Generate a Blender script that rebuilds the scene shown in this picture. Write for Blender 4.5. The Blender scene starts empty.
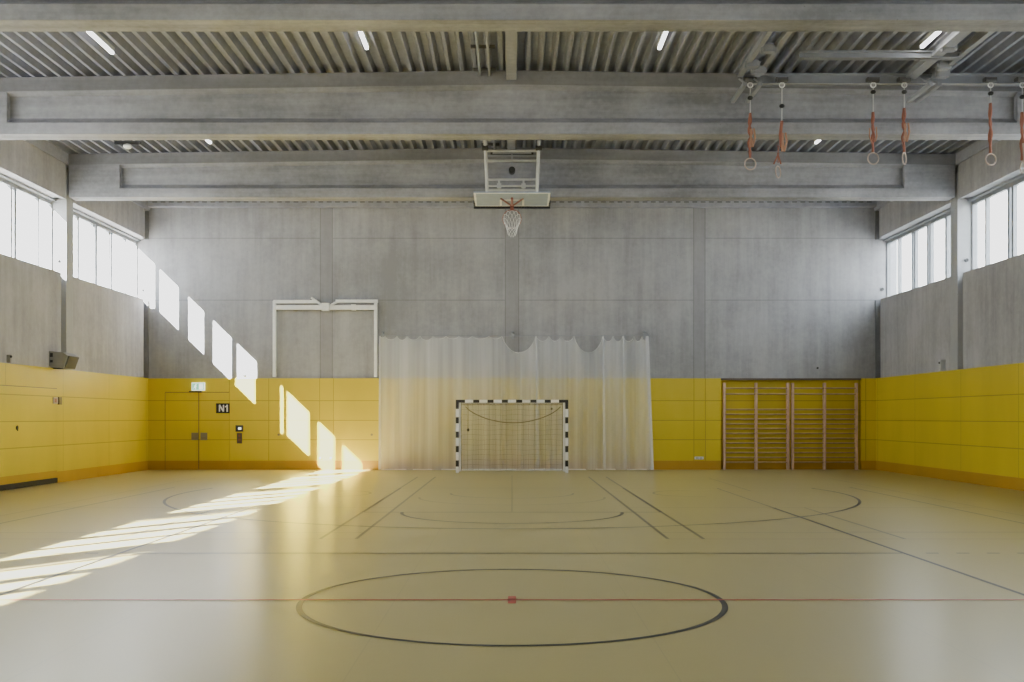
import bpy, bmesh, math, random
from mathutils import Vector, Matrix
random.seed(7)
PI = math.pi
S = bpy.context.scene
COL = S.collection
W = 10.8          # half width of the hall, inner wall face
YB = 30.9         # back wall cladding face
CH = 1.565        # eye height

# ------------------------------------------------------------------ helpers
OFF = {}
class B:
    """collects shapes in world coordinates"""
    def __init__(s): s.bm = bmesh.new()
    def box(s, x0, x1, y0, y1, z0, z1, bev=0):
        if x0 > x1: x0, x1 = x1, x0
        v = [s.bm.verts.new(p) for p in ((x0,y0,z0),(x1,y0,z0),(x1,y1,z0),(x0,y1,z0),(x0,y0,z1),(x1,y0,z1),(x1,y1,z1),(x0,y1,z1))]
        fs = [s.bm.faces.new([v[i] for i in f]) for f in ((3,2,1,0),(4,5,6,7),(0,1,5,4),(1,2,6,5),(2,3,7,6),(3,0,4,7))]
        if bev:
            es = list({e for f in fs for e in f.edges})
            bmesh.ops.bevel(s.bm, geom=es, offset=bev, segments=2, affect='EDGES', profile=.6)
        return s
    def prism(s, prof, axis, a0, a1):
        """closed profile extruded along an axis; prof gives the two other coordinates in order"""
        def P(p, a):
            return {'x': (a, p[0], p[1]), 'y': (p[0], a, p[1]), 'z': (p[0], p[1], a)}[axis]
        A = [s.bm.verts.new(P(p, a0)) for p in prof]; C = [s.bm.verts.new(P(p, a1)) for p in prof]
        n = len(prof)
        s.bm.faces.new(A); s.bm.faces.new(C[::-1])
        for i in range(n): s.bm.faces.new((A[i], C[i], C[(i+1)%n], A[(i+1)%n]))
        return s
    def tube(s, pts, r, seg=8, closed=False, cap=True):
        pts = [Vector(p) for p in pts]; n = len(pts)
        rs = r if isinstance(r, (list, tuple)) else [r]*n
        rings = []; up = None
        for i, p in enumerate(pts):
            if closed: d = pts[(i+1)%n]-pts[i-1]
            else: d = pts[min(i+1,n-1)]-pts[max(i-1,0)]
            d.normalize()
            if up is None:
                up = Vector((0,0,1)) if abs(d.z) < .9 else Vector((0,1,0))
            u = (up - d*up.dot(d)); u.normalize(); up = u
            w = d.cross(u)
            rings.append([s.bm.verts.new(p+(u*math.cos(2*PI*k/seg)+w*math.sin(2*PI*k/seg))*rs[i]) for k in range(seg)])
        m = n if closed else n-1
        for i in range(m):
            a, b = rings[i], rings[(i+1)%n]
            for k in range(seg): s.bm.faces.new((a[k], a[(k+1)%seg], b[(k+1)%seg], b[k]))
        if cap and not closed:
            s.bm.faces.new(rings[0][::-1]); s.bm.faces.new(rings[-1])
        return s
    def ring(s, c, R, r, ax='y', n=28, seg=8, rot=0):
        pts = []
        for i in range(n):
            a = 2*PI*i/n; u, v = R*math.cos(a), R*math.sin(a)
            if ax == 'y': p = Vector((u*math.cos(rot), u*math.sin(rot), v))
            elif ax == 'z': p = Vector((u, v, 0))
            else: p = Vector((0, u, v))
            pts.append(Vector(c)+p)
        return s.tube(pts, r, seg, closed=True)
    def ball(s, c, r, sc=(1,1,1)):
        m = Matrix.Translation(c) @ Matrix.Diagonal((*[r*k for k in sc], 1))
        bmesh.ops.create_uvsphere(s.bm, u_segments=16, v_segments=10, radius=1, matrix=m)
        return s
    def quad(s, *ps):
        s.bm.faces.new([s.bm.verts.new(p) for p in ps]); return s

def obj(name, b, mats, parent=None, smooth=False):
    off = Vector((0,0,0))
    if parent is not None: off = OFF.get(parent.name, Vector((0,0,0)))
    me = bpy.data.meshes.new(name)
    bm = b.bm
    bmesh.ops.recalc_face_normals(bm, faces=bm.faces[:])
    bmesh.ops.translate(bm, verts=bm.verts[:], vec=-off)
    bm.to_mesh(me); bm.free()
    if not isinstance(mats, (list, tuple)): mats = [mats]
    for m in mats: me.materials.append(m)
    if smooth:
        for p in me.polygons: p.use_smooth = True
        me.set_sharp_from_angle(angle=math.radians(40))
    o = bpy.data.objects.new(name, me); COL.objects.link(o)
    if parent is not None: o.parent = parent
    OFF[o.name] = off
    return o
def tag(o, label=None, cat=None, group=None, kind=None):
    if label: o['label'] = label
    if cat: o['category'] = cat
    if group: o['group'] = group
    if kind: o['kind'] = kind
    return o
def empty(name, loc, label=None, cat=None, group=None, kind=None):
    o = bpy.data.objects.new(name, None); COL.objects.link(o); o.location = loc
    o.empty_display_size = .1
    OFF[o.name] = Vector(loc)
    return tag(o, label, cat, group, kind)
def copy_tree(o, parent=None):
    c = o.copy(); COL.objects.link(c)
    if parent is not None: c.parent = parent
    for ch in list(o.children): copy_tree(ch, c)
    return c

# ------------------------------------------------------------------ materials
def newmat(name):
    m = bpy.data.materials.new(name); m.use_nodes = True
    nt = m.node_tree; bs = nt.nodes['Principled BSDF']
    return m, nt, bs
def N(nt, t, **k):
    n = nt.nodes.new(t)
    for a, v in k.items(): setattr(n, a, v)
    return n
def math_(nt, op, a, b=None, c=None):
    n = N(nt, 'ShaderNodeMath', operation=op)
    for i, v in enumerate((a, b, c)):
        if v is None: continue
        if isinstance(v, (int, float)): n.inputs[i].default_value = v
        else: nt.links.new(v, n.inputs[i])
    return n.outputs[0]
def mix(nt, fac, a, b, mode='MIX'):
    n = N(nt, 'ShaderNodeMix', data_type='RGBA', blend_type=mode)
    for s_, v in ((n.inputs[0], fac), (n.inputs[6], a), (n.inputs[7], b)):
        if isinstance(v, (int, float)): s_.default_value = v
        elif isinstance(v, tuple): s_.default_value = (*v[:3], 1)
        else: nt.links.new(v, s_)
    return n.outputs[2]
def coords(nt, scale=(1,1,1)):
    tc = N(nt, 'ShaderNodeTexCoord'); mp = N(nt, 'ShaderNodeMapping')
    mp.inputs['Scale'].default_value = scale
    nt.links.new(tc.outputs['Object'], mp.inputs[0])
    return tc.outputs['Object'], mp.outputs[0]
def noise(nt, vec, scale, detail=3, rough=.5):
    n = N(nt, 'ShaderNodeTexNoise'); n.inputs['Scale'].default_value = scale
    n.inputs['Detail'].default_value = detail; n.inputs['Roughness'].default_value = rough
    nt.links.new(vec, n.inputs['Vector']); return n.outputs[0]
def ramp(nt, f, lo, hi, a, b):
    n = N(nt, 'ShaderNodeMapRange')
    for i, v in enumerate((lo, hi, a, b)): n.inputs[i+1].default_value = v
    nt.links.new(f, n.inputs[0]); return n.outputs[0]
def bump(nt, bs, h, strength=.2, dist=.01):
    n = N(nt, 'ShaderNodeBump'); n.inputs['Strength'].default_value = strength; n.inputs['Distance'].default_value = dist
    nt.links.new(h, n.inputs['Height']); nt.links.new(n.outputs[0], bs.inputs['Normal'])
def plain(name, col, rough=.5, metal=0, emit=0, spec=.5, var=.06):
    m, nt, bs = newmat(name)
    raw, v = coords(nt)
    f = noise(nt, raw, 6, 2)
    c = mix(nt, ramp(nt, f, .3, .7, 0, 1), tuple(k*(1-var) for k in col), tuple(min(1, k*(1+var)) for k in col))
    nt.links.new(c, bs.inputs['Base Color'])
    bs.inputs['Roughness'].default_value = rough; bs.inputs['Metallic'].default_value = metal
    bs.inputs['Specular IOR Level'].default_value = spec
    if emit:
        bs.inputs['Emission Color'].default_value = (*col, 1); bs.inputs['Emission Strength'].default_value = emit
    return m
def lines(nt, sock, pos, hw):
    out = None
    for p in pos:
        c = math_(nt, 'COMPARE', sock, float(p), hw)
        out = c if out is None else math_(nt, 'MAXIMUM', out, c)
    return out
def sep(nt, v):
    s_ = N(nt, 'ShaderNodeSeparateXYZ'); nt.links.new(v, s_.inputs[0]); return s_.outputs
def concrete(name, base=(.33,.33,.325), streak=(3,3,.25), horiz=None, vert=None, bands=None, dark=.0, var=.19):
    """streak: stretch of the shuttering marks; horiz: heights of joints; vert: (axis, positions); bands: darker strips along x"""
    m, nt, bs = newmat(name)
    raw, st = coords(nt, streak)
    big = noise(nt, raw, .45, 4, .6); fine = noise(nt, raw, 9, 5, .65); sk = noise(nt, st, 1.6, 4, .6)
    f = math_(nt, 'ADD', math_(nt, 'MULTIPLY', big, .5), math_(nt, 'ADD', math_(nt, 'MULTIPLY', fine, .2), math_(nt, 'MULTIPLY', sk, .3)))
    f = ramp(nt, f, .40, .60, 0, 1)
    c = mix(nt, f, tuple(k*(1-var) for k in base), tuple(k*(1+var) for k in base))
    xyz = sep(nt, raw); mask = None
    if horiz: mask = lines(nt, xyz[2], horiz, .012)
    if vert:
        v = lines(nt, xyz['xyz'.index(vert[0])], vert[1], .012)
        mask = v if mask is None else math_(nt, 'MAXIMUM', mask, v)
    if bands:
        bm_ = None
        for a, b_ in bands:
            k = math_(nt, 'COMPARE', xyz[0], (a+b_)/2, (b_-a)/2)
            bm_ = k if bm_ is None else math_(nt, 'MAXIMUM', bm_, k)
        c = mix(nt, math_(nt, 'MULTIPLY', bm_, .45), c, tuple(k*.72 for k in base))
        if horiz: mask = math_(nt, 'MAXIMUM', math_(nt, 'MULTIPLY', lines(nt, xyz[2], horiz, .012), math_(nt, 'SUBTRACT', 1, bm_)), lines(nt, xyz[0], vert[1], .014))
    if mask is not None:
        c = mix(nt, math_(nt, 'MULTIPLY', mask, .38), c, tuple(k*.25 for k in base))
    # small blow holes
    vo = N(nt, 'ShaderNodeTexVoronoi'); vo.inputs['Scale'].default_value = 5
    nt.links.new(raw, vo.inputs['Vector'])
    hole = math_(nt, 'LESS_THAN', vo.outputs['Distance'], .05)
    c = mix(nt, math_(nt, 'MULTIPLY', hole, .35), c, (.1,.1,.1))
    nt.links.new(c, bs.inputs['Base Color']); bs.inputs['Roughness'].default_value = .75
    bs.inputs['Specular IOR Level'].default_value = .3
    bump(nt, bs, fine, .12, .01)
    return m
HJ = [.89, 1.466, 2.05]
def cladding(name, ax, verts, col=(.66,.505,.032), hj=HJ):
    m, nt, bs = newmat(name)
    raw, st = coords(nt, (.6,.6,.2))
    xyz = sep(nt, raw)
    mask = lines(nt, xyz[2], hj, .011) if hj else None
    if verts:
        v = lines(nt, xyz['xyz'.index(ax)], verts, .009)
        mask = v if mask is None else math_(nt, 'MAXIMUM', mask, v)
    f = noise(nt, st, 1.5, 3)
    c = mix(nt, ramp(nt, f, .3, .7, 0, 1), tuple(k*.93 for k in col), tuple(min(1,k*1.06) for k in col))
    if mask is not None: c = mix(nt, math_(nt, 'MULTIPLY', mask, .45), c, (.09,.05,.01))
    nt.links.new(c, bs.inputs['Base Color']); bs.inputs['Roughness'].default_value = .42
    bs.inputs['Specular IOR Level'].default_value = .4
    return m
def floor_mat():
    m, nt, bs = newmat('linoleum')
    raw, _ = coords(nt)
    f = noise(nt, raw, .25, 3); g = noise(nt, raw, 60, 3, .7)
    k = math_(nt, 'ADD', math_(nt, 'MULTIPLY', f, .6), math_(nt, 'MULTIPLY', g, .4))
    c = mix(nt, ramp(nt, k, .35, .65, 0, 1), (.46,.382,.148), (.525,.435,.172))
    # faint sheet seams of the flooring
    xyz = sep(nt, raw)
    sm = lines(nt, xyz[0], [-9,-7,-5,-3,-1,1,3,5,7,9], .004)
    c = mix(nt, math_(nt, 'MULTIPLY', sm, .2), c, (.2,.17,.1))
    nt.links.new(c, bs.inputs['Base Color'])
    bs.inputs['Roughness'].default_value = .28; bs.inputs['Specular IOR Level'].default_value = .55
    return m
def glass_mat():
    m, nt, bs = newmat('glass'); nt.nodes.remove(bs)
    out = [n for n in nt.nodes if n.type == 'OUTPUT_MATERIAL'][0]
    t = N(nt, 'ShaderNodeBsdfTransparent'); t.inputs[0].default_value = (.93,.95,.95,1)
    g = N(nt, 'ShaderNodeBsdfGlossy'); g.inputs['Roughness'].default_value = .03
    mx = N(nt, 'ShaderNodeMixShader'); mx.inputs[0].default_value = .06
    nt.links.new(t.outputs[0], mx.inputs[1]); nt.links.new(g.outputs[0], mx.inputs[2]); nt.links.new(mx.outputs[0], out.inputs[0])
    return m
def mesh_cloth(name, col, lo, hi, xs=7):
    """fine knotless netting: part of it lets everything through, denser along its folds"""
    m, nt, bs = newmat(name); nt.nodes.remove(bs)
    out = [n for n in nt.nodes if n.type == 'OUTPUT_MATERIAL'][0]
    raw, st = coords(nt, (xs, .3, .06))
    f = noise(nt, st, 1, 3, .6); f2 = noise(nt, raw, .35, 2)
    fac = ramp(nt, math_(nt, 'ADD', math_(nt, 'MULTIPLY', f, .75), math_(nt, 'MULTIPLY', f2, .25)), .35, .65, lo, hi)
    t = N(nt, 'ShaderNodeBsdfTransparent'); d = N(nt, 'ShaderNodeBsdfDiffuse'); d.inputs[0].default_value = (*col, 1)
    tl = N(nt, 'ShaderNodeBsdfTranslucent'); tl.inputs[0].default_value = (*col, 1)
    m1 = N(nt, 'ShaderNodeMixShader'); m1.inputs[0].default_value = .3
    nt.links.new(d.outputs[0], m1.inputs[1]); nt.links.new(tl.outputs[0], m1.inputs[2])
    mx = N(nt, 'ShaderNodeMixShader'); nt.links.new(fac, mx.inputs[0])
    nt.links.new(t.outputs[0], mx.inputs[1]); nt.links.new(m1.outputs[0], mx.inputs[2]); nt.links.new(mx.outputs[0], out.inputs[0])
    return m

M = {}
PIL = [(-5.7,-5.34),(-.2,.2),(5.4,5.74)]
M['wall_back'] = concrete('back_concrete', (.34,.34,.357), horiz=[5.04,6.88], vert=('x',[e for p in PIL for e in p]), bands=PIL)
M['wall_side'] = concrete('side_concrete', (.375,.37,.385), var=.2)
M['beam'] = concrete('beam_concrete', (.28,.282,.305), streak=(.18,3,2.6), var=.3)
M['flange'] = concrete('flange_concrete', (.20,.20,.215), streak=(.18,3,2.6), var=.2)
M['edge'] = concrete('edge_concrete', (.32,.328,.375), streak=(2,.2,2))
M['column'] = concrete('column_concrete', (.40,.405,.415), var=.08)
M['joint'] = concrete('dark_joint', (.2,.2,.21))
M['clad_back'] = cladding('yellow_cladding_back', 'x', [-8.39,-7.22,-5.71,-5.3,-3.75,-2.0,-.22,.22,2.0,3.8,5.4,5.74,10.5])
M['clad_side'] = cladding('yellow_cladding_side', 'y', [-12+2.85*k for k in range(16)])
M['plinth'] = cladding('orange_plinth', 'x', [], (.50,.28,.02), None)
M['leaf'] = cladding('yellow_door', 'x', [], hj=HJ)
M['gate'] = cladding('yellow_gate', 'y', [22.4], hj=[.89,1.466,2.05])
M['floor'] = floor_mat()
M['deck'] = plain('galvanised_deck', (.27,.285,.35), .5, .1, var=.08)
M['glass'] = glass_mat()
M['frame'] = plain('grey_window_frame', (.25,.26,.275), .45)
M['frame_white'] = plain('white_paint', (.50,.51,.51), .4)
M['galv'] = plain('zinc_steel', (.33,.34,.37), .5, .3)
M['steel'] = plain('grey_steel', (.30,.315,.345), .5, .2)
M['white'] = plain('white_enamel', (.90,.90,.89), .35)
M['black'] = plain('black_paint', (.012,.012,.013), .4)
M['dark'] = plain('dark_metal', (.03,.03,.03), .5)
M['plate'] = plain('steel_plate', (.26,.22,.14), .4, .3)
M['roller'] = plain('roller_grey', (.11,.11,.11), .5)
M['brown'] = plain('bronze_plate', (.13,.10,.07), .4, .4)
M['rubber'] = plain('rubber_seal', (.02,.02,.02), .7)
M['line_dark'] = plain('court_paint_dark', (.035,.037,.037), .3)
M['line_mid'] = plain('court_paint_mid', (.15,.135,.08), .28)
M['line_faint'] = plain('court_paint_faint', (.27,.225,.10), .28)
M['line_red'] = plain('court_paint_red', (.55,.06,.045), .32)
M['line_rose'] = plain('court_paint_rose', (.36,.24,.11), .28)
M['wood'] = plain('ash_wood', (.60,.40,.28), .45, var=.12)
M['rung'] = plain('beech_rung', (.46,.32,.14), .5, var=.15)
M['strap'] = plain('orange_webbing', (.26,.095,.06), .8)
M['rope'] = plain('tan_rope', (.36,.20,.13), .85)
M['ring_wood'] = plain('ring_wood', (.42,.33,.28), .45)
M['cable'] = plain('steel_cable', (.55,.55,.54), .35, .4)
M['speaker'] = plain('beige_grey_shell', (.27,.265,.24), .6)
M['speaker_dark'] = plain('grille', (.06,.06,.055), .6)
M['board'] = plain('backboard_paint', (.36,.43,.55), .35)
M['red'] = plain('red_mark', (.30,.14,.14), .5)
M['hoop'] = plain('hoop_orange', (.32,.10,.07), .4)
M['exit'] = plain('exit_green', (.25,.62,.42), .4, emit=.3)
M['exit_white'] = plain('exit_white', (.85,.95,.9), .4, emit=.5)
M['lamp'] = plain('lamp_diffuser', (1,.97,.92), .4, emit=4)
M['net_white'] = mesh_cloth('white_netting', (.95,.97,1.0), .30, .52, 3)
M['net_dense'] = mesh_cloth('white_net_hem', (.86,.86,.88), .6, .85)
M['goal_net'] = plain('grey_cord', (.15,.145,.10), .8)
M['cord_white'] = plain('white_cord', (.8,.8,.78), .7)
M['bark'] = plain('hazed_bark', (.42,.40,.38), .9)  # bark lightened so its colour carries the distance haze
M['ground'] = plain('outdoor_paving', (.34,.34,.33), .9)

# ------------------------------------------------------------------ room shell
Y0 = -14.2
fl = tag(obj('floor', B().box(-11.3, 11.3, Y0-.3, 31.4, -.25, 0), M['floor']), kind='structure')
def st(name, b, m, parent=None): return tag(obj(name, b, m, parent), kind='structure')
wb = st('wall_back', B().box(-11.45, 11.45, 30.95, 31.6, 2.715, 8.4).box(-11.45, 11.45, 31.22, 31.6, -.1, 2.715), M['wall_back'])
NX0, NX1 = 6.2, 10.37   # niche of the wall bars
DX0, DX1, DTOP = -10.29, -8.39, 2.29
obj('cladding', B().box(-11.2, NX0, YB, 31.0, .27, 2.715).box(NX1, 11.2, YB, 31.0, .27, 2.715)
    .box(NX0, NX1, 31.12, 31.2, .27, 2.7).box(NX0-.03, NX0-.005, 31.0, 31.2, 0, 2.7).box(NX1+.005, NX1+.03, 31.0, 31.2, 0, 2.7), M['clad_back'], wb)
obj('plinth', B().box(-11.2, NX0, YB-.004, 31.0, 0, .27).box(NX1, 11.2, YB-.004, 31.0, 0, .27).box(NX0, NX1, 31.12, 31.2, 0, .27), M['plinth'], wb)
obj('corner_joint', B().box(-11.2, -10.8, 30.9, 30.96, 2.715, 5.03).box(10.8, 11.2, 30.9, 30.96, 2.715, 5.03).box(-11.2, -10.8, 30.9, 30.96, 6.84, 7.8).box(10.8, 11.2, 30.9, 30.96, 6.84, 7.8), M['joint'], wb)
obj('niche_head_shade', B().box(NX0, NX1, YB+.0, 31.2, 2.665, 2.715), M['brown'], wb)  # dark colour of the niche head stands in for its shadow line
st('wall_front', B().box(-11.45, 11.45, Y0-.4, Y0, 2.715, 8.4).box(-11.45, 11.45, Y0-.4, Y0+.05, 0, 2.715), M['wall_side'])

COLS = [30.87-5.64*k for k in range(1, 8)]     # front (near) faces of the beams and columns: 25.23 ...
for s, side in ((-1, 'left'), (1, 'right')):
    b = B()
    prev = YB+.1
    edges = [31.2] + COLS + [Y0-.2]
    for i in range(len(edges)-1):
        hi = edges[i]; lo = edges[i+1]
        a0 = lo + (.40 if i < len(COLS) else 0)
        # lower panel stops short of the next column on its far side (dark groove)
        a1 = hi - (.23 if i else .60)
        b.box(s*10.83, s*11.28, a0, a1, 2.6, 5.03)
        b.box(s*10.98, s*11.28, a1, hi, 2.6, 5.03)
        b.box(s*10.80, s*11.28, a0, hi-(.05 if i else .62), 6.84, 8.4)
        b.box(s*10.9, s*11.28, a1, hi, 6.84, 8.4)
        b.box(s*10.9, s*11.28, lo, a0, 7.4, 8.4)
    b.box(s*10.86, s*11.28, Y0-.2, 31.2, -.1, 2.6)
    w = st('wall_'+side, b, M['wall_side'])
    c = B()
    gy0, gy1 = (19.9, 24.7) if s < 0 else (0, 0)
    if s < 0:
        c.box(s*10.8, s*10.9, Y0, gy0, .27, 2.715).box(s*10.8, s*10.9, gy1, 31.0, .27, 2.715).box(s*10.8, s*10.9, gy0, gy1, 2.24, 2.715)
    else: c.box(s*10.8, s*10.9, Y0, 31.0, .27, 2.715)
    obj('cladding', c, M['clad_side'], w)
    p = B()
    if s < 0: p.box(s*10.796, s*10.9, Y0, gy0, 0, .27).box(s*10.796, s*10.9, gy1, 31.0, 0, .27)
    else: p.box(s*10.796, s*10.9, Y0, 31.0, 0, .27)
    obj('plinth', p, M['plinth'], w)
    e = B(); e.box(s*10.76, s*11.0, Y0, 31.0, 7.68, 7.95)
    st('trim_%d' % (1 if s < 0 else 2), e, M['edge'])

# concrete columns between the windows
cnames = {(-1,25.23): 'pale concrete column between the two left window bays near the corner', (1,25.23): 'grey concrete column between the two right window bays near the corner'}
tn = 8
for s in (-1, 1):
    for k, y in enumerate(COLS):
        o = B().box(s*10.8, s*11.3, y, y+.40, 2.715, 6.84).box(s*10.815, s*11.2, y, y+.40, 6.84, 7.5)
        if k < 1:
            t = empty('concrete_column', (s*11, y+.2, 2.715), cnames[(s, 25.23)], 'column')
            obj('shaft', o, M['column'], t)
        else:
            tn += 1; st('trim_%d' % tn, o, M['column'])
# sensor knobs on the window reveals
for (s, y, lab) in ((-1, 30.93, 'small round stop on the left window reveal in the back corner'), (1, 30.93, 'small dark round stop on the right window reveal in the back corner'),
                    (-1, 25.22, 'small dark round stop on the left column reveal between windows'), (1, 25.22, 'small dark round stop on the right column reveal between windows')):
    yy = y if y < 26 else 30.95
    b = B().tube([(s*11.0, yy, 5.36), (s*11.0, yy-.05, 5.36)], .045, 12)
    tag(obj('window_stop', b, M['dark'], smooth=True), lab, 'stop')

# ------------------------------------------------------------------ windows
wn = 0
for s in (-1, 1):
    ys = [31.0] + COLS + [Y0]
    for i in range(len(ys)-1):
        y1 = ys[i] if i else 30.96; y0 = ys[i+1]+(.40 if i < len(COLS) else 0)
        wn += 1
        f = B()
        fx0, fx1 = s*11.14, s*11.24
        f.box(fx0, fx1, y0, y1, 6.70, 6.84).box(fx0, fx1, y0, y1, 5.03, 5.10)
        f.box(s*11.04, s*11.14, y0, y1, 6.79, 6.84)
        f.box(fx0, fx1, y0, y0+.03, 5.1, 6.70).box(fx0, fx1, y1-.05, y1, 5.1, 6.70)
        sh = .08 if i == 0 else -.02
        for d, w_ in ((.86 if i == 0 else .76,.07),(1.88,.09),(2.08,.08),(2.96,.09),(3.14,.07),(4.15,.12)):
            f.box(fx0, fx1, y1-d-sh-w_/2, y1-d-sh+w_/2, 5.1, 6.70)
        o = st('window_%d' % wn, f, M['frame'])
        obj('glass_pane', B().box(s*11.185, s*11.195, y0+.02, y1-.02, 5.05, 6.80), M['glass'], o)

# ------------------------------------------------------------------ ceiling: trapezoidal steel deck
b = B(); pitch = .245; prof = []
x = -11.4
while x < 11.4:
    prof += [(x, 8.085), (x+.11, 8.085), (x+.15, 7.95), (x+.205, 7.95)]
    x += pitch
cam_ = lambda x: .15*(1-min(1, abs(x)/10.8))
lo = [b.bm.verts.new((p[0], Y0-.2, p[1]+cam_(p[0]))) for p in prof]; hi = [b.bm.verts.new((p[0], 31.2, p[1]+cam_(p[0]))) for p in prof]
for i in range(len(prof)-1): b.bm.faces.new((lo[i], lo[i+1], hi[i+1], hi[i]))
b.box(-11.4, 11.4, Y0-.2, 31.2, 8.3, 8.4)
st('ceiling', b, M['deck'])

RISE = .15
def cz(x): return RISE*(1-min(1, abs(x)/10.8))
# concrete roof beams: flanges, haunched web, solid end blocks
def beam_mesh():
    b = B()
    D = .42; r = .14; e = 9.53
    prof = [(0,6.90),(D,6.90),(D,7.117),(D-r,7.235),(D-r,7.62),(D,7.68),(D,7.70),(0,7.70),(0,7.68),(r,7.62),(r,7.235),(0,7.117)]
    xs = [-e, -e/2, 0, e/2, e]
    rings = [[b.bm.verts.new((x, p[0], p[1]+(cz(x) if p[1] > 7.3 else 0))) for p in prof] for x in xs]
    n = len(prof)
    b.bm.faces.new(rings[0]); b.bm.faces.new(rings[-1][::-1])
    for r0, r1 in zip(rings, rings[1:]):
        for i in range(n): b.bm.faces.new((r0[i], r1[i], r1[(i+1)%n], r0[(i+1)%n]))
    for s in (-1, 1): b.box(s*e, s*10.76, 0, D, 6.90, 7.70)
    return b
def flange_mesh():
    b = B(); xs = [-10.76, -5.4, 0, 5.4, 10.76]
    prof = [(-.015, 7.685), (.435, 7.685), (.435, 7.945), (-.015, 7.945)]
    rings = [[b.bm.verts.new((x, p[0], p[1]+cz(x))) for p in prof] for x in xs]
    b.bm.faces.new(rings[0]); b.bm.faces.new(rings[-1][::-1])
    for r0, r1 in zip(rings, rings[1:]):
        for i in range(4): b.bm.faces.new((r0[i], r1[i], r1[(i+1)%4], r0[(i+1)%4]))
    return b
bl = ['near concrete roof beam cut by the top edge of the photo', 'middle concrete roof beam behind the gymnastic rings', 'far concrete roof beam right behind the folded basketball backboard']
b0 = obj('roof_beam', beam_mesh(), M['beam'])
tag(b0, bl[2], 'beam', 'concrete roof beams')
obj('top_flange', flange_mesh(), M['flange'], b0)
b0.location.y = 25.27
for k in (1, 2):
    c = copy_tree(b0); c.location.y = 25.27-5.64*k; c['label'] = bl[2-k]
# beams above and behind the camera keep the rhythm of the roof
for k in (3, 4, 5, 6):
    c = copy_tree(b0); c.location.y = 25.27-5.64*k
    for key in ('label', 'category', 'group'): del c[key]
    c.name = 'trim_%d' % (k+2); c['kind'] = 'structure'
# middle purlin
st('trim_3', B().box(-.11, .085, 14.45, 19.60, 7.91, 8.2).box(-.11, .085, 20.05, 25.24, 7.91, 8.2), M['edge'])
t4 = st('trim_4', B().box(-10.76, 10.76, 30.7, 30.95, 7.78, 8.0), M['edge'])
b = B()
for k in range(-43, 44): b.box(k*pitch-.07, k*pitch+.07, 30.69, 30.72, 7.89, 7.92)
obj('rib_gap_shade', b, M['roller'], t4)  # dark boxes stand in for the shaded gaps between deck ribs
# two pipes on the ceiling
for y0, y1, lab in ((14.4, 19.6, 'pair of thin ceiling pipes beside the middle purlin in the near bay'), (20.1, 25.2, 'pair of thin ceiling pipes left of the middle purlin above the backboard')):
    t = empty('ceiling_pipes', (-.5, y0, 7.9), lab, 'pipe')
    for x in (-.60, -.42): obj('pipe', B().tube([(x, y0, 8.0), (x, y1, 8.0)], .028), M['galv'], t, True)
    for y in (18.1, 19.3) if y0 < 15 else (22.5, 24.6): obj('clamp', B().box(-.72, -.30, y, y+.025, 7.98, 8.04), M['roller'], t)

# ceiling lights
def light_fix(x, y0, y1, lab, grp='linear ceiling lights'):
    h = cz(x)
    t = empty('ceiling_light', (x, (y0+y1)/2, 7.93), lab, 'ceiling light', grp)
    obj('housing', B().box(x-.035, x+.035, y0, y1, 7.87+h, 7.95+h), M['frame_white'], t)
    obj('diffuser', B().box(x-.028, x+.028, y0+.02, y1-.02, 7.83+h, 7.87+h, .006), M['lamp'], t)
light_fix(-6.96, 15.9, 18.15, 'leftmost glowing linear ceiling light in the near bay')
light_fix(-2.52, 15.9, 18.1, 'glowing linear ceiling light left of the middle purlin')
light_fix(2.56, 15.9, 18.1, 'glowing linear ceiling light right of the middle purlin')
light_fix(7.02, 15.9, 17.85, 'glowing linear ceiling light above the ring suspension frame')
light_fix(-6.98, 21.6, 24.1, 'small glowing ceiling light in the far bay on the left')
light_fix(7.03, 21.6, 24.1, 'small glowing ceiling light in the far bay behind the rings')
t = empty('smoke_detector', (-8.9, 24.1, 7.9), 'small white round detector on the ceiling in the far left bay', 'smoke detector')
obj('mount', B().box(-9.2, -8.6, 24.08, 24.14, 7.88, 7.95), M['dark'], t)
obj('dome', B().ball((-8.9, 24.1, 7.83), .10, (1,1,.6)), M['white'], t, True)

# ------------------------------------------------------------------ floor markings (painted courts), thin children of the floor
ZL = [.0006]
def seg(b, x0, y0, x1, y1, w=.05):
    z = ZL[0]; d = Vector((x1-x0, y1-y0, 0)); d.normalize(); n = Vector((-d.y, d.x, 0))*w/2
    a, c = Vector((x0, y0, z)), Vector((x1, y1, z))
    b.quad(a-n, c-n, c+n, a+n); return b
def arc(b, cx, cy, r, a0, a1, w=.05, n=64):
    z = ZL[0]; pts = []
    for i in range(n+1):
        a = math.radians(a0+(a1-a0)*i/n)
        pts.append([b.bm.verts.new((cx+k*math.cos(a), cy+k*math.sin(a), z)) for k in (r-w/2, r+w/2)])
    for i in range(n): b.bm.faces.new((pts[i][0], pts[i][1], pts[i+1][1], pts[i+1][0]))
    return b
def mark(name, b, m):
    obj(name, b, M[m], fl); ZL[0] += .0004
CY = 8.9
b = B()                                   # faint courts first (lowest)
for s in (-1, 1):
    seg(b, s*5.05, 13.35, s*5.05, 18.0, .04); seg(b, s*5.05, 22, s*5.05, 26.8, .04)
    seg(b, s*8.1, 13.35, s*8.1, 26.75, .03)
    for y in (14.1, 18.0, 22.0, 26.0, 26.75): seg(b, s*2.0, y, s*8.1, y, .035)
arc(b, 1.5, 28.9, 6, 0, 90, .05); arc(b, -1.5, 28.9, 6, 90, 180, .05); seg(b, -1.5, 22.92, 1.5, 22.92, .05)
arc(b, 0, 20.3, 1.8, 180, 360, .045)
seg(b, -7.5, 22.9, 7.5, 22.9, .04)
mark('faint_court_lines', b, 'line_faint')
b = B()
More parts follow.
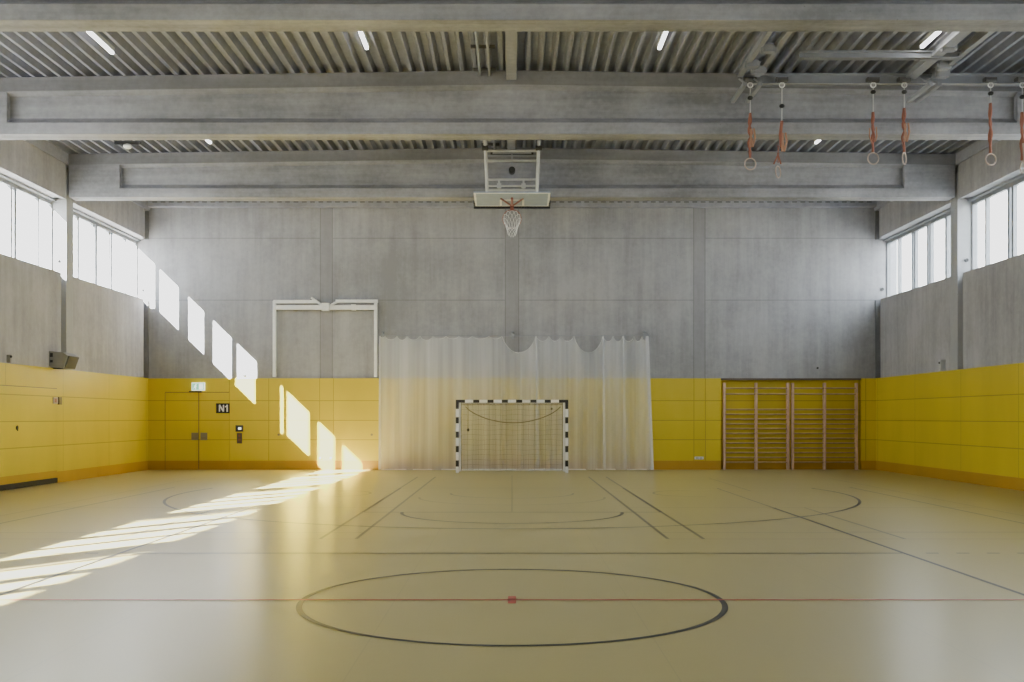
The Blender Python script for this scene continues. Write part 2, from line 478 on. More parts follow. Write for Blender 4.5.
seg(b, 2.0, 13.35, 10.6, 13.35, .04); seg(b, -8.1, 13.35, -2.0, 13.35, .04); seg(b, 4.6, 14.2, 10.6, 14.2, .03)
mark('rose_court_line', b, 'line_rose')
b = B()
for s in (-1, 1):
    seg(b, s*7.52, 13.9 if s > 0 else 9.5, s*7.52, 23.2, .05)
    arc(b, s*2.9+s*.9, 21.3, .9, 90 if s > 0 else -90, 270 if s > 0 else 90, .04)
arc(b, 0, 21.3, 1.25, 180, 360, .045)
seg(b, 0, 17.2, 0, 28.0, .012)
for s in (-1, 1): seg(b, s*5.04, 13.35, s*5.04, 17.4, .035)
mark('thin_court_lines', b, 'line_mid')
b = B()
for s in (-1, 1):
    seg(b, s*2.0, 13.35, s*2.0, 27.2, .045); seg(b, s*2.46, 13.35, s*2.46, 27.2, .045)
    seg(b, s*4.5, 17.9, s*4.5, 22.9, .035)
mark('badminton_sidelines', b, 'line_mid')
b = B()
seg(b, -2.45, 17.1, 2.45, 17.1, .05); arc(b, 0, 17.1, 1.8, 180, 360, .055)
for s in (-1, 1):
    seg(b, s*2.45, 17.1, s*2.45, 22.9, .05); seg(b, s*6.6, 22.7, s*6.6, 22.9, .05)
arc(b, 0, 21.3, 6.75, 167, 373, .055, 96)
mark('basketball_key_and_arc', b, 'line_dark')
b = B()
for s in (-1, 1): seg(b, s*4.5, CY+.0, s*4.5, 17.9, .05); seg(b, s*4.5, -.1, s*4.5, CY, .05)
seg(b, -4.5, 11.95, 4.5, 11.95, .05)
for s in (-1, 1):
    for k in range(5): seg(b, s*(4.75+k*.35), 11.95, s*(4.9+k*.35), 11.95, .05)
    seg(b, s*4.5, 5.85, 0, 5.85, .05)
mark('volleyball_court_lines', b, 'line_dark')
b = B(); arc(b, 0, CY, 1.785, 0, 360, .05, 128); mark('centre_circle', b, 'line_dark')
b = B(); seg(b, -10.75, CY, 10.75, CY, .045); seg(b, -.035, CY, .035, CY, .36); mark('red_centre_line', b, 'line_red')

# ------------------------------------------------------------------ doors
def plateY(b, x0, x1, z0, z1, y, d): return b.box(x0, x1, y-d, y, z0, z1)
d = tag(empty('door_1', (-9.34, YB, 0)), kind='structure')
for (a, c, hx) in ((DX0, -9.305, -9.41), (-9.285, DX1, -9.14)):
    lf = obj('door_leaf', B().box(a+.006, c, YB-.012, YB+.01, .275, DTOP), M['leaf'], d)
    obj('kick_strip', B().box(a+.006, c, YB-.014, YB+.01, .01, .268), M['plinth'], lf)
    h = obj('door_handle', B().box(hx-.10, hx+.10, YB-.03, YB-.012, .88, 1.10, .005).tube([(hx-.05, YB-.03, .99), (hx-.05, YB-.08, .99), (hx+.06, YB-.08, .99)], .012), M['plate'], lf)
obj('frame_gap', B().box(-9.305, -9.285, YB-.006, YB+.01, .02, DTOP).box(DX0, DX1, YB-.006, YB+.01, DTOP, DTOP+.018).box(DX0-.01, DX0, YB-.006, YB+.01, 0, DTOP), M['brown'], d)
obj('door_top_bar', B().box(-9.56, -9.20, YB-.09, YB-.012, DTOP+.0, DTOP+.045), M['dark'], d)  # short dark bar across the top of the door

g = tag(empty('door_2', (-W, 22.3, 0)), kind='structure')
obj('gate_panel', B().box(-10.79, -10.9, 19.92, 24.68, .30, 2.23), M['gate'], g)
obj('gate_plinth', B().box(-10.786, -10.9, 19.92, 24.68, .13, .30), M['plinth'], g)
obj('rubber_seal', B().box(-10.775, -10.9, 19.92, 24.69, .01, .125), M['rubber'], g)
obj('gate_gap', B().box(-10.798, -10.9, 19.9, 24.7, 2.225, 2.245).box(-10.798, -10.9, 24.68, 24.70, .02, 2.24), M['brown'], g)
obj('gate_handle', B().tube([(-10.79, 22.68, 1.33), (-10.77, 22.68, 1.33)], .045, 14).box(-10.765, -10.775, 22.66, 22.70, 1.26, 1.38), M['dark'], g)

# ------------------------------------------------------------------ signs and small fittings on the back wall
t = empty('room_sign', (-8.55, YB, 2.05), 'black sign reading N1 in white on the yellow wall right of the double door', 'sign')
obj('plate', B().box(-8.78, -8.38, YB-.03, YB, 1.68, 1.97, .004), M['black'], t)
nb = B(); y_ = YB-.033
def flat(b, pts, w=.02):
    for p, q in zip(pts, pts[1:]):
        dd = Vector((q[0]-p[0], 0, q[1]-p[1])); dd.normalize(); n = Vector((-dd.z, 0, dd.x))*w/2
        a, c = Vector((p[0], y_, p[1])), Vector((q[0], y_, q[1]))
        b.quad(a-n, c-n, c+n, a+n)
flat(nb, [(-8.675,1.725),(-8.675,1.925)], .04); flat(nb, [(-8.675,1.925),(-8.555,1.725)], .045); flat(nb, [(-8.555,1.725),(-8.555,1.925)], .04)
obj('letter_n', nb, M['white'], t)
nb = B(); flat(nb, [(-8.445,1.72),(-8.445,1.93)], .045); flat(nb, [(-8.435,1.915),(-8.505,1.86)], .035)
obj('digit_one', nb, M['white'], t)
obj('edge_mark', B().box(-8.765, -8.74, YB-.034, YB-.03, 1.72, 1.93), M['brown'], t)

t = empty('exit_sign', (-9.30, YB, 2.4), 'small green and white lit exit sign above the double door', 'sign')
obj('box', B().box(-9.49, -9.11, YB-.07, YB, 2.35, 2.585, .006), M['exit_white'], t)
obj('green_field', B().box(-9.475, -9.125, YB-.073, YB-.07, 2.37, 2.565), M['exit'], t)
run = B()
y_ = YB-.076
def flat(b, pts, w=.02):
    for p, q in zip(pts, pts[1:]):
        dd = Vector((q[0]-p[0], 0, q[1]-p[1])); dd.normalize(); n = Vector((-dd.z, 0, dd.x))*w/2
        a, c = Vector((p[0], y_, p[1])), Vector((q[0], y_, q[1]))
        b.quad(a-n, c-n, c+n, a+n)
run.box(-9.27, -9.15, y_-.001, y_+.003, 2.385, 2.55)
run2 = B()
flat(run, [(-9.37,2.50),(-9.39,2.45),(-9.36,2.42),(-9.38,2.385)]); flat(run, [(-9.39,2.45),(-9.42,2.42),(-9.45,2.42)]); flat(run, [(-9.33,2.46),(-9.37,2.49),(-9.42,2.48)], .015)
run.ball((-9.355, y_, 2.53), .02)
obj('pictogram', run, M['exit_white'], t)
flat(run2, [(-9.24,2.465),(-9.18,2.465)], .02); flat(run2, [(-9.21,2.50),(-9.18,2.465),(-9.21,2.43)], .02)
obj('arrow', run2, M['exit'], t)

t = empty('switch_plate', (-8.08, YB, 1.25), 'small black square switch with a pale key on the yellow wall under the N1 sign', 'switch')
obj('plate', B().box(-8.20, -7.98, YB-.03, YB, 1.13, 1.32, .004), M['dark'], t)
obj('key', B().box(-8.12, -8.03, YB-.036, YB-.03, 1.19, 1.26), M['exit_white'], t)
t = empty('call_panel', (-8.1, YB, .95), 'narrow upright brown panel below the black switch on the yellow wall', 'panel')
obj('plate', B().box(-8.16, -8.01, YB-.035, YB, .78, 1.09, .004), M['brown'], t)
for z in (.86, .98): obj('button', B().box(-8.115, -8.055, YB-.04, YB-.035, z, z+.06), M['strap'], t)
def disc(x, z, lab, y=YB, m='plate', r=.035, cat='socket', nm='wall_socket'):
    t = obj(nm, B().tube([(x, y, z), (x, y-.03, z)], r, 14), M[m], smooth=True); tag(t, lab, cat)
disc(-6.92, 1.04, 'small round wall socket on the yellow wall left of the large sun patch')
disc(-4.16, 1.04, 'small round wall socket on the yellow wall beside the net edge')
disc(-5.69, .345, 'left one of two low round sockets in the sunlit patch near the floor')
disc(-5.37, .345, 'right one of two low round sockets in the sunlit patch near the floor')
disc(-7.97, 2.80, 'small dark hook on the concrete just above the yellow wall in the sun patch', y=30.95, m='dark', r=.05, cat='hook', nm='wall_hook')
disc(9.08, 3.02, 'tiny dark hook on the concrete above the wall bars', y=30.95, m='dark', r=.03, cat='hook', nm='wall_hook')
t = empty('power_outlet', (5.5, YB, .3), 'small white rectangular outlet low on the yellow wall left of the wall bars', 'outlet')
obj('plate', B().box(5.42, 5.68, YB-.03, YB, .31, .385, .004), M['white'], t)
obj('cover', B().box(5.45, 5.54, YB-.036, YB-.03, .322, .373).box(5.56, 5.65, YB-.036, YB-.03, .322, .373), M['frame_white'], t)

# white frame mounted on the concrete
t = empty('wall_frame', (-5.5, 30.95, 2.8), 'white tubular steel frame folded flat against the concrete above the yellow wall', 'steel frame')
def bx(x0, x1, z0, z1, d=.10, off=.07): return B().box(x0, x1, 30.95-off-d, 30.95-off, z0, z1, .008)
obj('rail', bx(-7.06, -5.78, 4.93, 5.03), M['white'], t); obj('rail', bx(-5.22, -3.97, 4.95, 5.04), M['white'], t)
obj('rail', bx(-6.98, -4.05, 4.74, 4.87, .12), M['white'], t)
obj('post', bx(-7.08, -6.99, 2.75, 5.0), M['white'], t); obj('post', bx(-4.08, -3.99, 2.75, 5.0), M['white'], t)
obj('hinge', bx(-5.62, -5.40, 4.70, 4.93, .18), M['white'], t)
obj('brace', B().tube([(-5.95,30.84,5.1),(-5.6,30.84,4.85)], .035).tube([(-5.1,30.84,5.02),(-5.42,30.84,4.85)], .035), M['white'], t, True)
obj('bracket', B().box(-5.97,-5.88,30.83,30.95,4.98,5.08).box(-7.05,-6.98,30.88,30.95,4.7,4.8).box(-4.09,-4.0,30.88,30.95,4.7,4.8).box(-7.05,-7.0,30.88,30.95,2.9,3.0).box(-4.08,-4.0,30.88,30.95,2.9,3.0), M['dark'], t)
obj('catch', bx(-4.75, -4.62, 4.72, 4.89, .15), M['white'], t)

# ------------------------------------------------------------------ protective net in front of the back wall
t = empty('protective_net', (0, 30.45, 0), 'white see-through protective net hanging in scallops behind the handball goal', 'net')
px2x = lambda p, D=30.45: (p-512)*D/1041
peaks = [380,385,397,407,420,433,446,459,472,489,502,536,549,561,574,603,613,623,634,642,648.5]
dep = [.05]*20; dep[1] = .11; dep[2] = .12; dep[3] = .11; dep[4] = .12
for i in range(5, 10): dep[i] = .08
dep[10] = .49; dep[11] = .15; dep[12] = .15; dep[13] = .15; dep[14] = .49
for i in range(15, 20): dep[i] = .16
xs = []
for i in range(20):
    n = 16 if dep[i] > .4 else 8
    for k in range(n): xs.append((i, k/n))
xs.append((19, 1.0))
def topz(i, u):
    return 3.93 - dep[i]*(4*u*(1-u))**.75
b = B(); NZ = 14; grid = []
phase = [random.uniform(0, 6) for _ in range(5)]
for i, u in xs:
    X = px2x(peaks[i] + (peaks[i+1]-peaks[i])*u); zt = topz(i, u); row = []
    amp = .03 if X < -.3 else .09
    for k in range(NZ+1):
        v = k/NZ; z = zt*(1-v)+.02*v
        flare = 0
        if X > 2.5: flare = .15*v*(X-2.5)/1.5
        fade = .35+.65*min(1, v*2)
        y = 30.45 + fade*amp*(math.sin(X*7+phase[0]) + .6*math.sin(X*15.3+phase[1]) + .4*math.sin(X*29+phase[2]))*.45
        row.append(b.bm.verts.new((X+flare, min(y, 30.62), z)))
    grid.append(row)
for i in range(len(grid)-1):
    for k in range(NZ): b.bm.faces.new((grid[i][k], grid[i+1][k], grid[i+1][k+1], grid[i][k+1]))
obj('netting', b, M['net_white'], t, True)
b = B(); pts = []
for i, u in xs: pts.append((px2x(peaks[i]+(peaks[i+1]-peaks[i])*u), 30.45, topz(i, u)))
obj('top_edge', B().tube(pts, .006, 5), M['net_dense'], t)
obj('bottom_edge', B().tube([(-3.86+8.0*k/60, 30.45+.03*math.sin(k*1.1), .03) for k in range(61)], .018, 5), M['cord_white'], t)
def gathered(x0, x1, x2, x3):
    b = B(); g_ = []
    for k in range(25):
        v = k/24; z = 3.93*(1-v)+.02*v; a = x0+(x2-x0)*v; c = x1+(x3-x1)*v
        g_.append([b.bm.verts.new((a+(c-a)*j/6, 30.40+.03*(j % 2), z)) for j in range(7)])
    for k in range(24):
        for j in range(6): b.bm.faces.new((g_[k][j], g_[k][j+1], g_[k+1][j+1], g_[k+1][j]))
    return b
obj('gathered_edge', gathered(3.90, 3.99, 4.03, 4.13), M['net_dense'], t, True)
obj('gathered_edge', gathered(-3.88, -3.84, -3.90, -3.82), M['net_dense'], t, True)
for p in (536, 603, 623):   # thick folds below some of the eyelets
    X = px2x(p); obj('fold', gathered(X-.01, X+.02, X+.0, X+.09), M['net_white'], t, True)
obj('wire', B().tube([(-3.86, 30.45, 3.95), (0, 30.45, 3.935), (3.99, 30.45, 3.96)], .008, 6), M['steel'], t)
for x, lab in ((-3.83, 'small steel wall bracket holding the left end of the net wire'), (.02, 'small steel wall bracket above the left deep sag of the white net'), (3.93, 'small steel wall bracket holding the right end of the net wire')):
    t = empty('net_bracket', (x, 30.95, 4.0), lab, 'bracket')
    obj('arm', B().box(x-.03, x+.03, 30.9, 30.95, 3.88, 4.12).tube([(x, 30.92, 4.08), (x+.05, 30.45, 3.97)], .02, 6).tube([(x, 30.92, 3.90), (x+.05, 30.45, 3.96)], .014, 6).ball((x-.0, 30.9, 4.06), .035), M['steel'], t, True)

# ------------------------------------------------------------------ handball goal
GX, GY, GT = 1.54, 29.3, 2.05   # post centre, front plane, top
t = empty('handball_goal', (0, GY, 0), 'handball goal with black and white striped posts standing in front of the white net', 'goal')
Wm, Bk = M['white'], M['black']
def striped(axis, fixed, spans, name):
    b = B()
    for (a, c, blk) in spans:
        n0 = len(b.bm.faces)
        if axis == 'z': b.box(fixed-.04, fixed+.04, GY-.04, GY+.04, a, c)
        else: b.box(a, c, GY-.04, GY+.04, GT-.08, GT)
        b.bm.faces.ensure_lookup_table()
        for f in b.bm.faces[n0:]: f.material_index = 1 if blk else 0
    return obj(name, b, [Wm, Bk], t)
for s in (-1, 1):
    sp = []; z = GT-.26; blk = False; top = GT-.08
    sp.append((GT-.26, top, True))
    hs = [.23, .175]; k = 0
    while z > .001:
        h = min(z, hs[k % 2]); sp.append((z-h, z, k % 2 == 1)); z -= h; k += 1
    striped('z', s*GX, sp, 'post')
sp = [(-GX-.04, -GX+.22, True), (GX-.22, GX+.04, True)]
x = -GX+.22; n = 7; tot = 2*(GX-.22); bw = .175; ww = (tot-6*bw)/7
for k in range(13):
    wd = ww if k % 2 == 0 else bw
    sp.append((x, x+wd, k % 2 == 1)); x += wd
striped('x', 0, sp, 'crossbar')
obj('ground_frame', B().tube([(-GX, GY+.04, .03), (-1.47, 30.3, .03), (1.47, 30.3, .03), (GX, GY+.04, .03)], .024, 8), M['white'], t, True)
for s in (-1, 1):
    obj('net_bracket', B().tube([(s*GX, GY+.04, 2.0), (s*1.50, GY+.5, 2.02), (s*1.48, GY+.85, 1.96)], .016, 8), M['steel'], t, True)
    obj('net_border', B().box(s*(GX-.05), s*(GX-.10), GY+.05, GY+.07, .03, 1.97), M['cord_white'], t)
# cord net: 11 cm cells over top, sides and back
b = B(); th = .0035
def P(u, v):      # v: 0 top front .. 1 bottom back
    if v < .3: k = v/.3; y, z = GY+.06+.75*k, 1.96-.05*math.sin(PI*k)
    else: k = (v-.3)/.7; y, z = GY+.81+.17*k+.06*math.sin(PI*k), 1.96*(1-k)+.03*k
    return Vector((u*1.46, y, z-.0))
nu, nv = 18, 19
for i in range(nu+1):
    u = -1+2*i/nu; b.tube([P(u, j/nv)+Vector((.008*math.sin(i*3.1+j), 0, 0)) for j in range(nv+1)], th, 3, cap=False)
for j in range(nv+1):
    b.tube([P(-1+2*i/nu, j/nv)+Vector((0, 0, .012*math.sin(i*1.3+j))) for i in range(nu+1)], th, 3, cap=False)
for s in (-1, 1):
    for j in range(1, 18): b.tube([(s*(GX-.05), GY+.06, .11*j), (s*1.46, GY+.85+.1*(1-j/18), .11*j)], th, 3, cap=False)
    for j in range(1, 8): b.tube([(s*(GX-.05-.006*j), GY+.06+.11*j, .03), (s*(GX-.05-.006*j), GY+.06+.1*j, 1.96)], th, 3, cap=False)
obj('goal_net', b, M['goal_net'], t)
obj('sagging_cord', B().tube([(-1.33+2.72*k/24, GY+.45, 1.86-.46*(4*(k/24)*(1-k/24))**.8) for k in range(25)], .013, 6), M['goal_net'], t, True)
obj('hanging_cord', B().tube([(-1.24, GY+.1, 1.95), (-1.24, GY+.1, 1.25)], .008, 6), M['goal_net'], t, True)
obj('cord_weight', B().ball((-1.24, GY+.1, 1.2), .035, (1,1,1.3)), M['dark'], t, True)
obj('net_knot', B().ball((1.12, GY+.1, 1.80), .03), M['goal_net'], t, True)

# ------------------------------------------------------------------ wall bars
def wall_bars(x0, x1, lab):
    t = empty('wall_bars', ((x0+x1)/2, 30.95, 0), lab, 'wall bars', 'wooden wall bars in the niche')
    xm = (x0+x1)/2
    for x in (x0, xm, x1): obj('upright', B().box(x-.035, x+.035, 30.90, 31.02, 0, 2.58, .006), M['wood'], t)
    zs = [.22+.1425*k for k in range(12)] + [2.25, 2.42]
    for i, z in enumerate(zs):
        y = 30.935 if i < 12 else 30.90
        obj('rung', B().tube([(x0+.03, y+.02, z), (x1-.03, y+.02, z)], .024, 10), M['rung'], t, True)
wall_bars(6.31, 8.20, 'left unit of wooden wall bars in the niche, nearer the white net')
wall_bars(8.34, 10.24, 'right unit of wooden wall bars in the niche, nearer the corner')

# ------------------------------------------------------------------ loudspeaker and small fittings on the left wall
t = empty('wall_speaker', (-10.6, 24.9, 2.75), 'boxy grey loudspeaker sitting on the yellow ledge of the left wall', 'loudspeaker')
b = B().prism([(-10.84, 2.76), (-10.50, 2.70), (-10.40, 3.00), (-10.52, 3.08), (-10.84, 3.11)], 'y', 24.35, 25.0)
obj('cabinet', b, M['speaker'], t)
obj('grille', B().prism([(-10.50, 2.715), (-10.47, 2.715), (-10.37, 2.99), (-10.40, 3.0)], 'y', 24.4, 24.95), M['speaker_dark'], t)
obj('socket', B().box(-10.80, -10.74, 24.335, 24.35, 2.97, 3.06), M['dark'], t); obj('socket', B().box(-10.80, -10.74, 24.335, 24.35, 2.84, 2.90), M['dark'], t)
obj('bracket', B().box(-10.86, -10.5, 24.5, 24.8, 2.70, 2.725), M['dark'], t)
t = empty('wall_sensor', (-10.8, 22.3, 2.75), 'tiny dark sensor box on the ledge above the yellow gate', 'sensor')
obj('housing', B().box(-10.83, -10.75, 22.30, 22.36, 2.73, 2.90, .008), M['speaker'], t); obj('lens', B().ball((-10.75, 22.33, 2.86), .03), M['dark'], t, True)
t = empty('wall_sensor', (10.8, 26.05, 2.72), 'small pale box on the ledge above the right yellow wall by the column', 'sensor')
obj('housing', B().box(10.83, 10.70, 26.0, 26.12, 2.72, 3.0, .01), M['frame_white'], t); obj('lens', B().ball((10.70, 26.05, 2.92), .03), M['roller'], t, True)
t = empty('key_switch', (-10.8, 24.9, 2.0), 'small red and white plate beside a dark switch on the left yellow wall', 'switch')
obj('plate', B().box(-10.77, -10.8, 24.45, 24.70, 1.88, 2.03, .003), M['ring_wood'], t)
obj('red_mark', B().box(-10.765, -10.77, 24.52, 24.62, 1.91, 2.0), M['hoop'], t)
obj('switch', B().box(-10.76, -10.8, 24.74, 24.9, 1.86, 2.04, .004), M['brown'], t)

# ------------------------------------------------------------------ ceiling mounted basketball unit, folded up
t = empty('basketball_hoop', (0, 24.4, 7.9), 'white basketball backboard and hoop folded up on a steel frame below the ceiling', 'basketball hoop')
TY, TZ, BY, BZ = 24.0, 7.95, 24.42, 6.86
def fp(x, u): return (x*(1+.06*(1-u)) , TY+(BY-TY)*u, TZ+(BZ-TZ)*u)
for s in (-1, 1):
    obj('hanger', B().tube([fp(s*.585, 0), fp(s*.585, 1)], .045, 6), M['frame_white'], t)
    obj('pivot', B().tube([(s*.62-.07, 24.05, 7.78), (s*.62+.07, 24.05, 7.78)], .06, 12), M['dark'], t, True)
for u, r in ((.21, .028), (.40, .028), (.766, .026), (.895, .024), (.98, .03)):
    p = fp(.585, u); obj('crossbar', B().tube([(-p[0], p[1], p[2]), p], r, 6), M['frame_white'], t)
for x in (-.3, .27): obj('strut', B().tube([(x, BY-.1, BZ+.25), (x, BY, BZ+.02)], .028, 6).box(x-.05, x+.05, BY-.12, BY-.03, BZ+.06, BZ+.16), M['frame_white'], t)
obj('winch', B().tube([(0, 24.12, 7.295), (0, 24.3, 7.295)], .075, 18), M['dark'], t, True)
obj('winch_arm', B().box(-.56, .56, 24.16, 24.2, 7.62, 7.65).box(-.02, .02, 24.2, 24.24, 7.3, 7.7).box(-.45, .45, 24.14, 24.2, 7.68, 7.73), M['steel'], t)
obj('drive_shaft', B().tube([(-.5, 24.22, 7.70), (.5, 24.22, 7.70)], .035, 8), M['dark'], t, True)
# board plane: local u across, v from the near top edge to the far bottom edge
A0 = Vector((0, 24.38, 6.815)); A1 = Vector((0, 25.40, 6.70)); dv = (A1-A0); L = dv.length; dv.normalize(); nn = Vector((0, dv.z, -dv.y)).normalized()
if nn.z > 0: nn = -nn
def slab(b, u0, u1, v0, v1, d0, d1):
    vs = []
    for dd in (d0, d1):
        for (u, v) in ((u0,v0),(u1,v0),(u1,v1),(u0,v1)): vs.append(b.bm.verts.new(A0+Vector((u,0,0))+dv*v+nn*dd))
    for f in ((0,1,2,3),(7,6,5,4),(0,1,5,4),(1,2,6,5),(2,3,7,6),(3,0,4,7)): b.bm.faces.new([vs[i] for i in f])
    return b
bd = obj('backboard', slab(B(), -.9, .9, 0, L, -.03, 0), M['board'], t)
b = B(); slab(b, -.9, .9, 0, .05, 0, .004); slab(b, -.9, -.85, .05, L, 0, .004); slab(b, .85, .9, .05, L, 0, .004); slab(b, -.85, .85, L-.07, L, 0, .004)
obj('border', b, M['white'], bd)
b = B(); slab(b, -.295, -.245, .5, .95, 0, .005); slab(b, .245, .295, .5, .95, 0, .005); slab(b, -.245, .245, .5, .55, 0, .005)
obj('target_square', b, M['white'], bd)
obj('edge_padding', slab(slab(slab(B(), -.93, .93, L-.03, L+.03, -.06, .05), -.93, -.89, L-.3, L, -.05, .02), .89, .93, L-.3, L, -.05, .02), M['black'], bd)
b = B()
for a in (-1, 1):
    p0 = A0+dv*(L-.15)+nn*.02; b.tube([p0+Vector((a*.03,0,0)), p0+Vector((a*.26,0,0))-dv*.5], .022, 6)
b.tube([A0+dv*(L-.7)+nn*.03, A0+dv*(L-.05)+nn*.03], .035, 6)
obj('hoop_support', b, M['red'], t)
hc = Vector((0, 25.2, 6.36)); 
hp = obj('rim', B().ring(hc, .225, .008, 'y').box(-.04, .04, 25.17, 25.24, 6.56, 6.70), M['hoop'], t, True)
b = B()
for k in range(12):
    a0 = 2*PI*k/12
    for sgn in (-1, 1):
        pts = []
        for j in range(7):
            v = j/6; a = a0+sgn*v*1.3; R = .22*(1-.55*v)
            base = hc+Vector((math.cos(a)*R, 0, math.sin(a)*R))
            pts.append(base+Vector((0, -.30*math.sin(v*PI*.5), -.40*v**1.3)))
        b.tube(pts, .0045 if sgn > 0 else .006, 4, cap=False)
obj('hoop_net', b, M['cord_white'], t)

# ------------------------------------------------------------------ gymnastic ring suspension
t = empty('ring_frame', (6.8, 19.2, 7.8), 'grey steel ceiling frame carrying the row of gymnastic rings', 'steel frame')
b = B(); b.box(4.24, 10.7, 19.15, 19.19, 7.68, 7.87); b.box(4.24, 10.7, 19.09, 19.25, 7.68, 7.70); b.box(4.24, 10.7, 19.09, 19.25, 7.85, 7.87)
obj('carrier_beam', b, M['steel'], t)
obj('cable', B().tube([(4.3, 19.05, 7.66), (10.7, 19.05, 7.66)], .012, 6), M['cable'], t, True)
b = B(); b.box(4.95, 7.75, 17.93, 17.97, 7.74, 7.86).box(4.95, 7.75, 17.88, 18.02, 7.74, 7.76).box(4.95, 7.75, 17.88, 18.02, 7.84, 7.86)
obj('cross_beam', b, M['steel'], t)
for x, r in ((7.30, .10), (7.72, .045)):
    obj('rail', B().box(x-r, x+r, 14.5, 19.1, 7.76, 7.80).box(x-r*.3, x+r*.3, 14.5, 19.1, 7.80, 7.93).box(x-r, x+r, 14.5, 19.1, 7.92, 7.945), M['galv'], t)
for x, r in ((4.18, .045), (4.50, .045)):
    obj('rail', B().box(x-r, x+r, 14.5, 19.1, 7.80, 7.84).box(x-r*.3, x+r*.3, 14.5, 19.1, 7.84, 7.945), M['galv'], t)
for x in (4.13, 4.40, 7.42, 7.58):
    obj('guide_rail', B().box(x-.035, x+.035, 18.45, 19.5, 7.44, 7.50).tube([(x, 18.5, 7.5), (x, 18.9, 7.7)], .02, 6), M['galv'], t)
for (x, y, z) in ((4.33, 17.6, 7.78), (4.40, 18.6, 7.75), (4.24, 18.4, 7.80), (7.35, 17.5, 7.78), (7.62, 18.4, 7.76), (7.72, 18.7, 7.72)):
    obj('pulley_block', B().box(x-.10, x+.10, y-.08, y+.08, z-.06, z+.07, .01).tube([(x-.13, y, z), (x+.13, y, z)], .06, 12), M['steel'], t)
RX = [4.36, 4.94, 6.61, 7.18, 8.76, 9.34]
for x in RX: obj('roller', B().tube([(x-.09, 19.05, 7.73), (x+.09, 19.05, 7.73)], .05, 12).box(x-.11, x+.11, 19.03, 19.14, 7.70, 7.78), M['roller'], t)

def zy(p, D=19.05): return CH+(417-p)*D/1041
spec = [ # x, dot row, strap top, strap bottom, ring centre row, rotation, label
 (RX[0], 98, 113, 158, 164, .1, 'first gymnastic ring from the left, pale, its bundled strap pulled up high'),
 (RX[1], 106, 121, 163, 172, .9, 'lowest hanging gymnastic ring, second from the left, with a tan rope bundle'),
 (RX[2], 92, 112, 152, 158.5, .15, 'third gymnastic ring from the left, wooden and facing front'),
 (RX[3], 92, 108, 152, 158.5, .9, 'fourth gymnastic ring from the left, turned sideways'),
 (RX[4], 93.5, 103, 153, 159.5, .2, 'fifth gymnastic ring from the left on a single slim orange strap'),
 (RX[5], 97, 112, 160, 167, 1.45, 'rightmost gymnastic ring turned edge-on at the photo edge')]
for i, (x, dr, s0, s1, rc, rot, lab) in enumerate(spec):
    Y = 19.05
    t = empty('gymnastic_ring', (x, Y, zy(rc)), lab, 'gymnastic ring', 'gymnastic rings hanging from the ceiling')
    xr = x + (-.07 if i == 1 else 0)
    obj('cable', B().tube([(x, Y, 7.70), (x, Y, zy(s0))], .010, 6), M['cable'], t, True)
    obj('shackle', B().ring((x, Y, 7.64), .045, .012, 'y', 14, 6), M['white'], t, True)
    obj('stopper', B().ball((x, Y, zy(dr)), .05, (1,1,.8)), M['black'], t, True)
    zt, zb = zy(s0), zy(s1)
    fat = .05 if i in (0, 1, 3) else .028
    b = B(); n = 14
    for q in range(2):
        pts = [(x+(xr-x)*k/n+fat*.7*(math.sin(k*.9+q*2.5))*math.sin(PI*k/n), Y+.03*q, zt+(zb-zt)*k/n) for k in range(n+1)]
        b.tube(pts, .021, 6)
    if i == 1: b = B().tube([(x, Y, zt), (x-.03, Y, zt-.25), (xr+.06, Y, zt-.5)], .03, 6).tube([(xr, Y, zt-.45), (xr, Y, zb)], .009, 6).tube([(xr-.01, Y, zb+.18), (xr+.05, Y, zb-.02)], .014, 6).tube([(xr+.01, Y, zb+.18), (xr-.08, Y, zb-.02)], .014, 6)
    obj('strap', b, M['strap'], t, True)
    if fat > .04:
        zm = zt+(zb-zt)*(.55 if i != 1 else .5)
        b = B()
        for q in range(3): b.tube([(x+.03*math.cos(q*2.1)+.03, Y-.03+.02*q, zm+.16), (x+.05*math.cos(q*2.1)+.03, Y-.03, zm), (x+.03*math.cos(q*2.1+1)+.02, Y-.03, zm-.18)], .018, 6)
        obj('rope_bundle', b, M['rope'], t, True)
    else:
        if i == 2: obj('rope_loop', B().tube([(x-.07, Y-.02, zt-.3), (x-.075, Y-.02, zt-.45), (x-.03, Y-.02, zt-.58)], .012, 6).tube([(x+.05, Y-.02, zt-.28), (x+.06, Y-.02, zt-.45), (x+.03, Y-.02, zt-.55)], .012, 6), M['rope'], t, True)
        if i == 5: obj('rope_end', B().tube([(x+.01, Y-.02, zb+.3), (x+.02, Y-.02, zb-.05)], .02, 6), M['ring_wood'], t, True)
    obj('grip_ring', B().ring((xr, Y, zy(rc)), .105, .012, 'y', 28, 8, rot), M['ring_wood'], t, True)

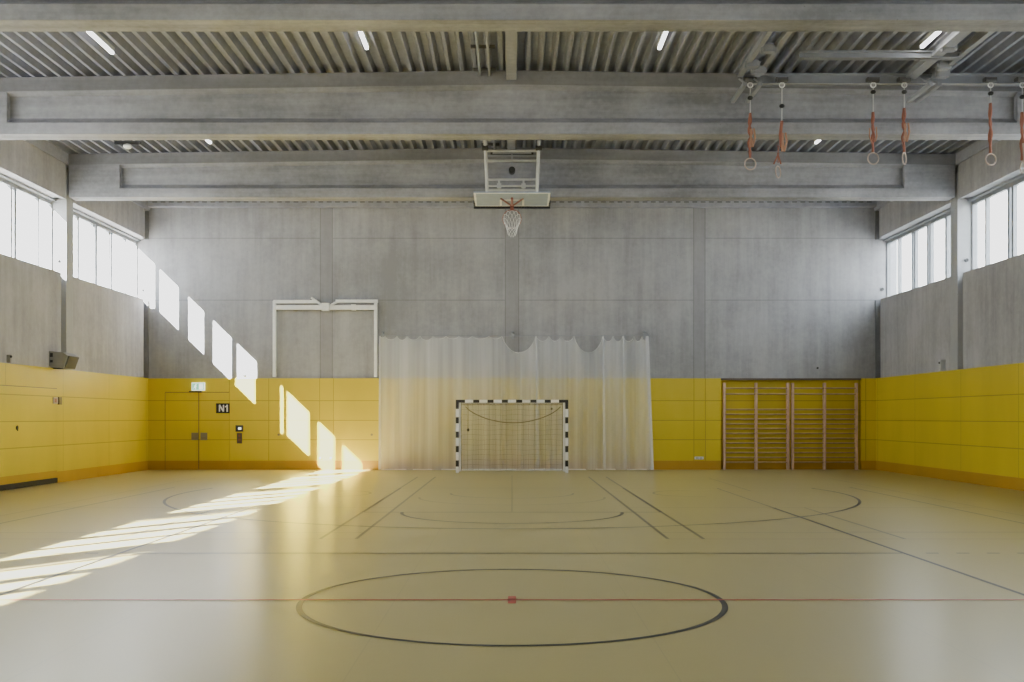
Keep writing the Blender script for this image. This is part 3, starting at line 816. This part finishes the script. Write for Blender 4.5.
# ------------------------------------------------------------------ outdoors
st('ground', B().box(-60, -11.5, -60, 90, -.4, -.3).box(11.5, 60, -60, 90, -.4, -.3), M['ground'])
def tree(x, y, h, seed, lab):
    rnd = random.Random(seed); t = empty('bare_tree', (x, y, -.3), lab, 'tree', 'bare trees outside the right windows')
    tr = B(); tw = B()
    def grow(p, d, ln, r, lev):
        n = 4; pts = [p.copy()]; rs = [r]
        for i in range(n):
            d = (d+Vector((rnd.uniform(-.2,.2), rnd.uniform(-.2,.2), rnd.uniform(-.05,.14)))).normalized()
            p = p+d*ln/n; pts.append(p.copy()); rs.append(r*(1-.45*(i+1)/n))
            if lev < 5 and i >= 1 or lev == 0 and i >= 1:
                for q in range(2 if lev < 3 else 1):
                    dd = (d+Vector((rnd.uniform(-1,1), rnd.uniform(-1,1), rnd.uniform(-.2,.7)))*.8).normalized()
                    if lev < 5: kids.append((p.copy(), dd, ln*rnd.uniform(.5,.72), max(.004, rs[-1]*.5), lev+1))
        (tr if lev < 2 else tw).tube(pts, rs, 6 if lev < 2 else 3, cap=False)
    kids = [(Vector((x, y, -.3)), Vector((0,0,1)), h*.55, .14, 0)]
    cnt = 0
    while kids and cnt < 1500:
        k = kids.pop(0); grow(*k); cnt += 1
    obj('trunk', tr, M['bark'], t, True); tag(obj('twigs', tw, M['bark'], t), kind='stuff')
tree(19, 38, 12, 1, 'bare tree faintly seen through the right window panes nearest the camera')
tree(22, 48, 13, 4, 'bare tree faintly seen through the far right windows beside the column')

# ------------------------------------------------------------------ light
w = bpy.data.worlds.new('World'); S.world = w; w.use_nodes = True
nt = w.node_tree; bg = nt.nodes['Background']
tc = N(nt, 'ShaderNodeTexCoord'); xyz = sep(nt, tc.outputs['Generated'])
g_ = ramp(nt, xyz[2], 0, .8, 0, 1)
c = mix(nt, g_, (.94, .97, 1), (.82, .90, 1))
nt.links.new(c, bg.inputs[0]); bg.inputs[1].default_value = 5.0
sd = bpy.data.lights.new('sun', 'SUN'); sd.energy = 58; sd.angle = math.radians(.5); sd.color = (1, .95, .88)
so = bpy.data.objects.new('sun', sd); COL.objects.link(so)
so.rotation_euler = Vector((.695, 1, -.668)).to_track_quat('-Z', 'Y').to_euler()
for s in (-1, 1):
    ld = bpy.data.lights.new('sky_portal', 'AREA'); ld.shape = 'RECTANGLE'; ld.size = 1.85; ld.size_y = 45.2
    ld.cycles.is_portal = True
    lo_ = bpy.data.objects.new('sky_portal', ld); COL.objects.link(lo_)
    lo_.location = (s*11.3, (Y0+31)/2, 5.93); lo_.rotation_euler = (0, s*PI/2, 0)

cam = bpy.data.cameras.new('camera'); co = bpy.data.objects.new('camera', cam); COL.objects.link(co)
cam.sensor_width = 36; cam.lens = 36*1041/1024; cam.shift_y = 76/1024
co.location = (0, 0, CH); co.rotation_euler = (PI/2, 0, 0); cam.clip_end = 300
S.camera = co
S.cycles.use_denoising = True
S.cycles.max_bounces = 10; S.cycles.diffuse_bounces = 6; S.cycles.glossy_bounces = 4; S.cycles.transparent_max_bounces = 16
S.cycles.sample_clamp_indirect = 8
S.view_settings.view_transform = 'AgX'; S.view_settings.look = 'None'
S.view_settings.exposure = 1.68
S.view_settings.use_curve_mapping = True
cm = S.view_settings.curve_mapping
cm.extend = 'HORIZONTAL'; cm.use_clip = True; cm.clip_max_x = 1; cm.clip_max_y = 1
cm.update()
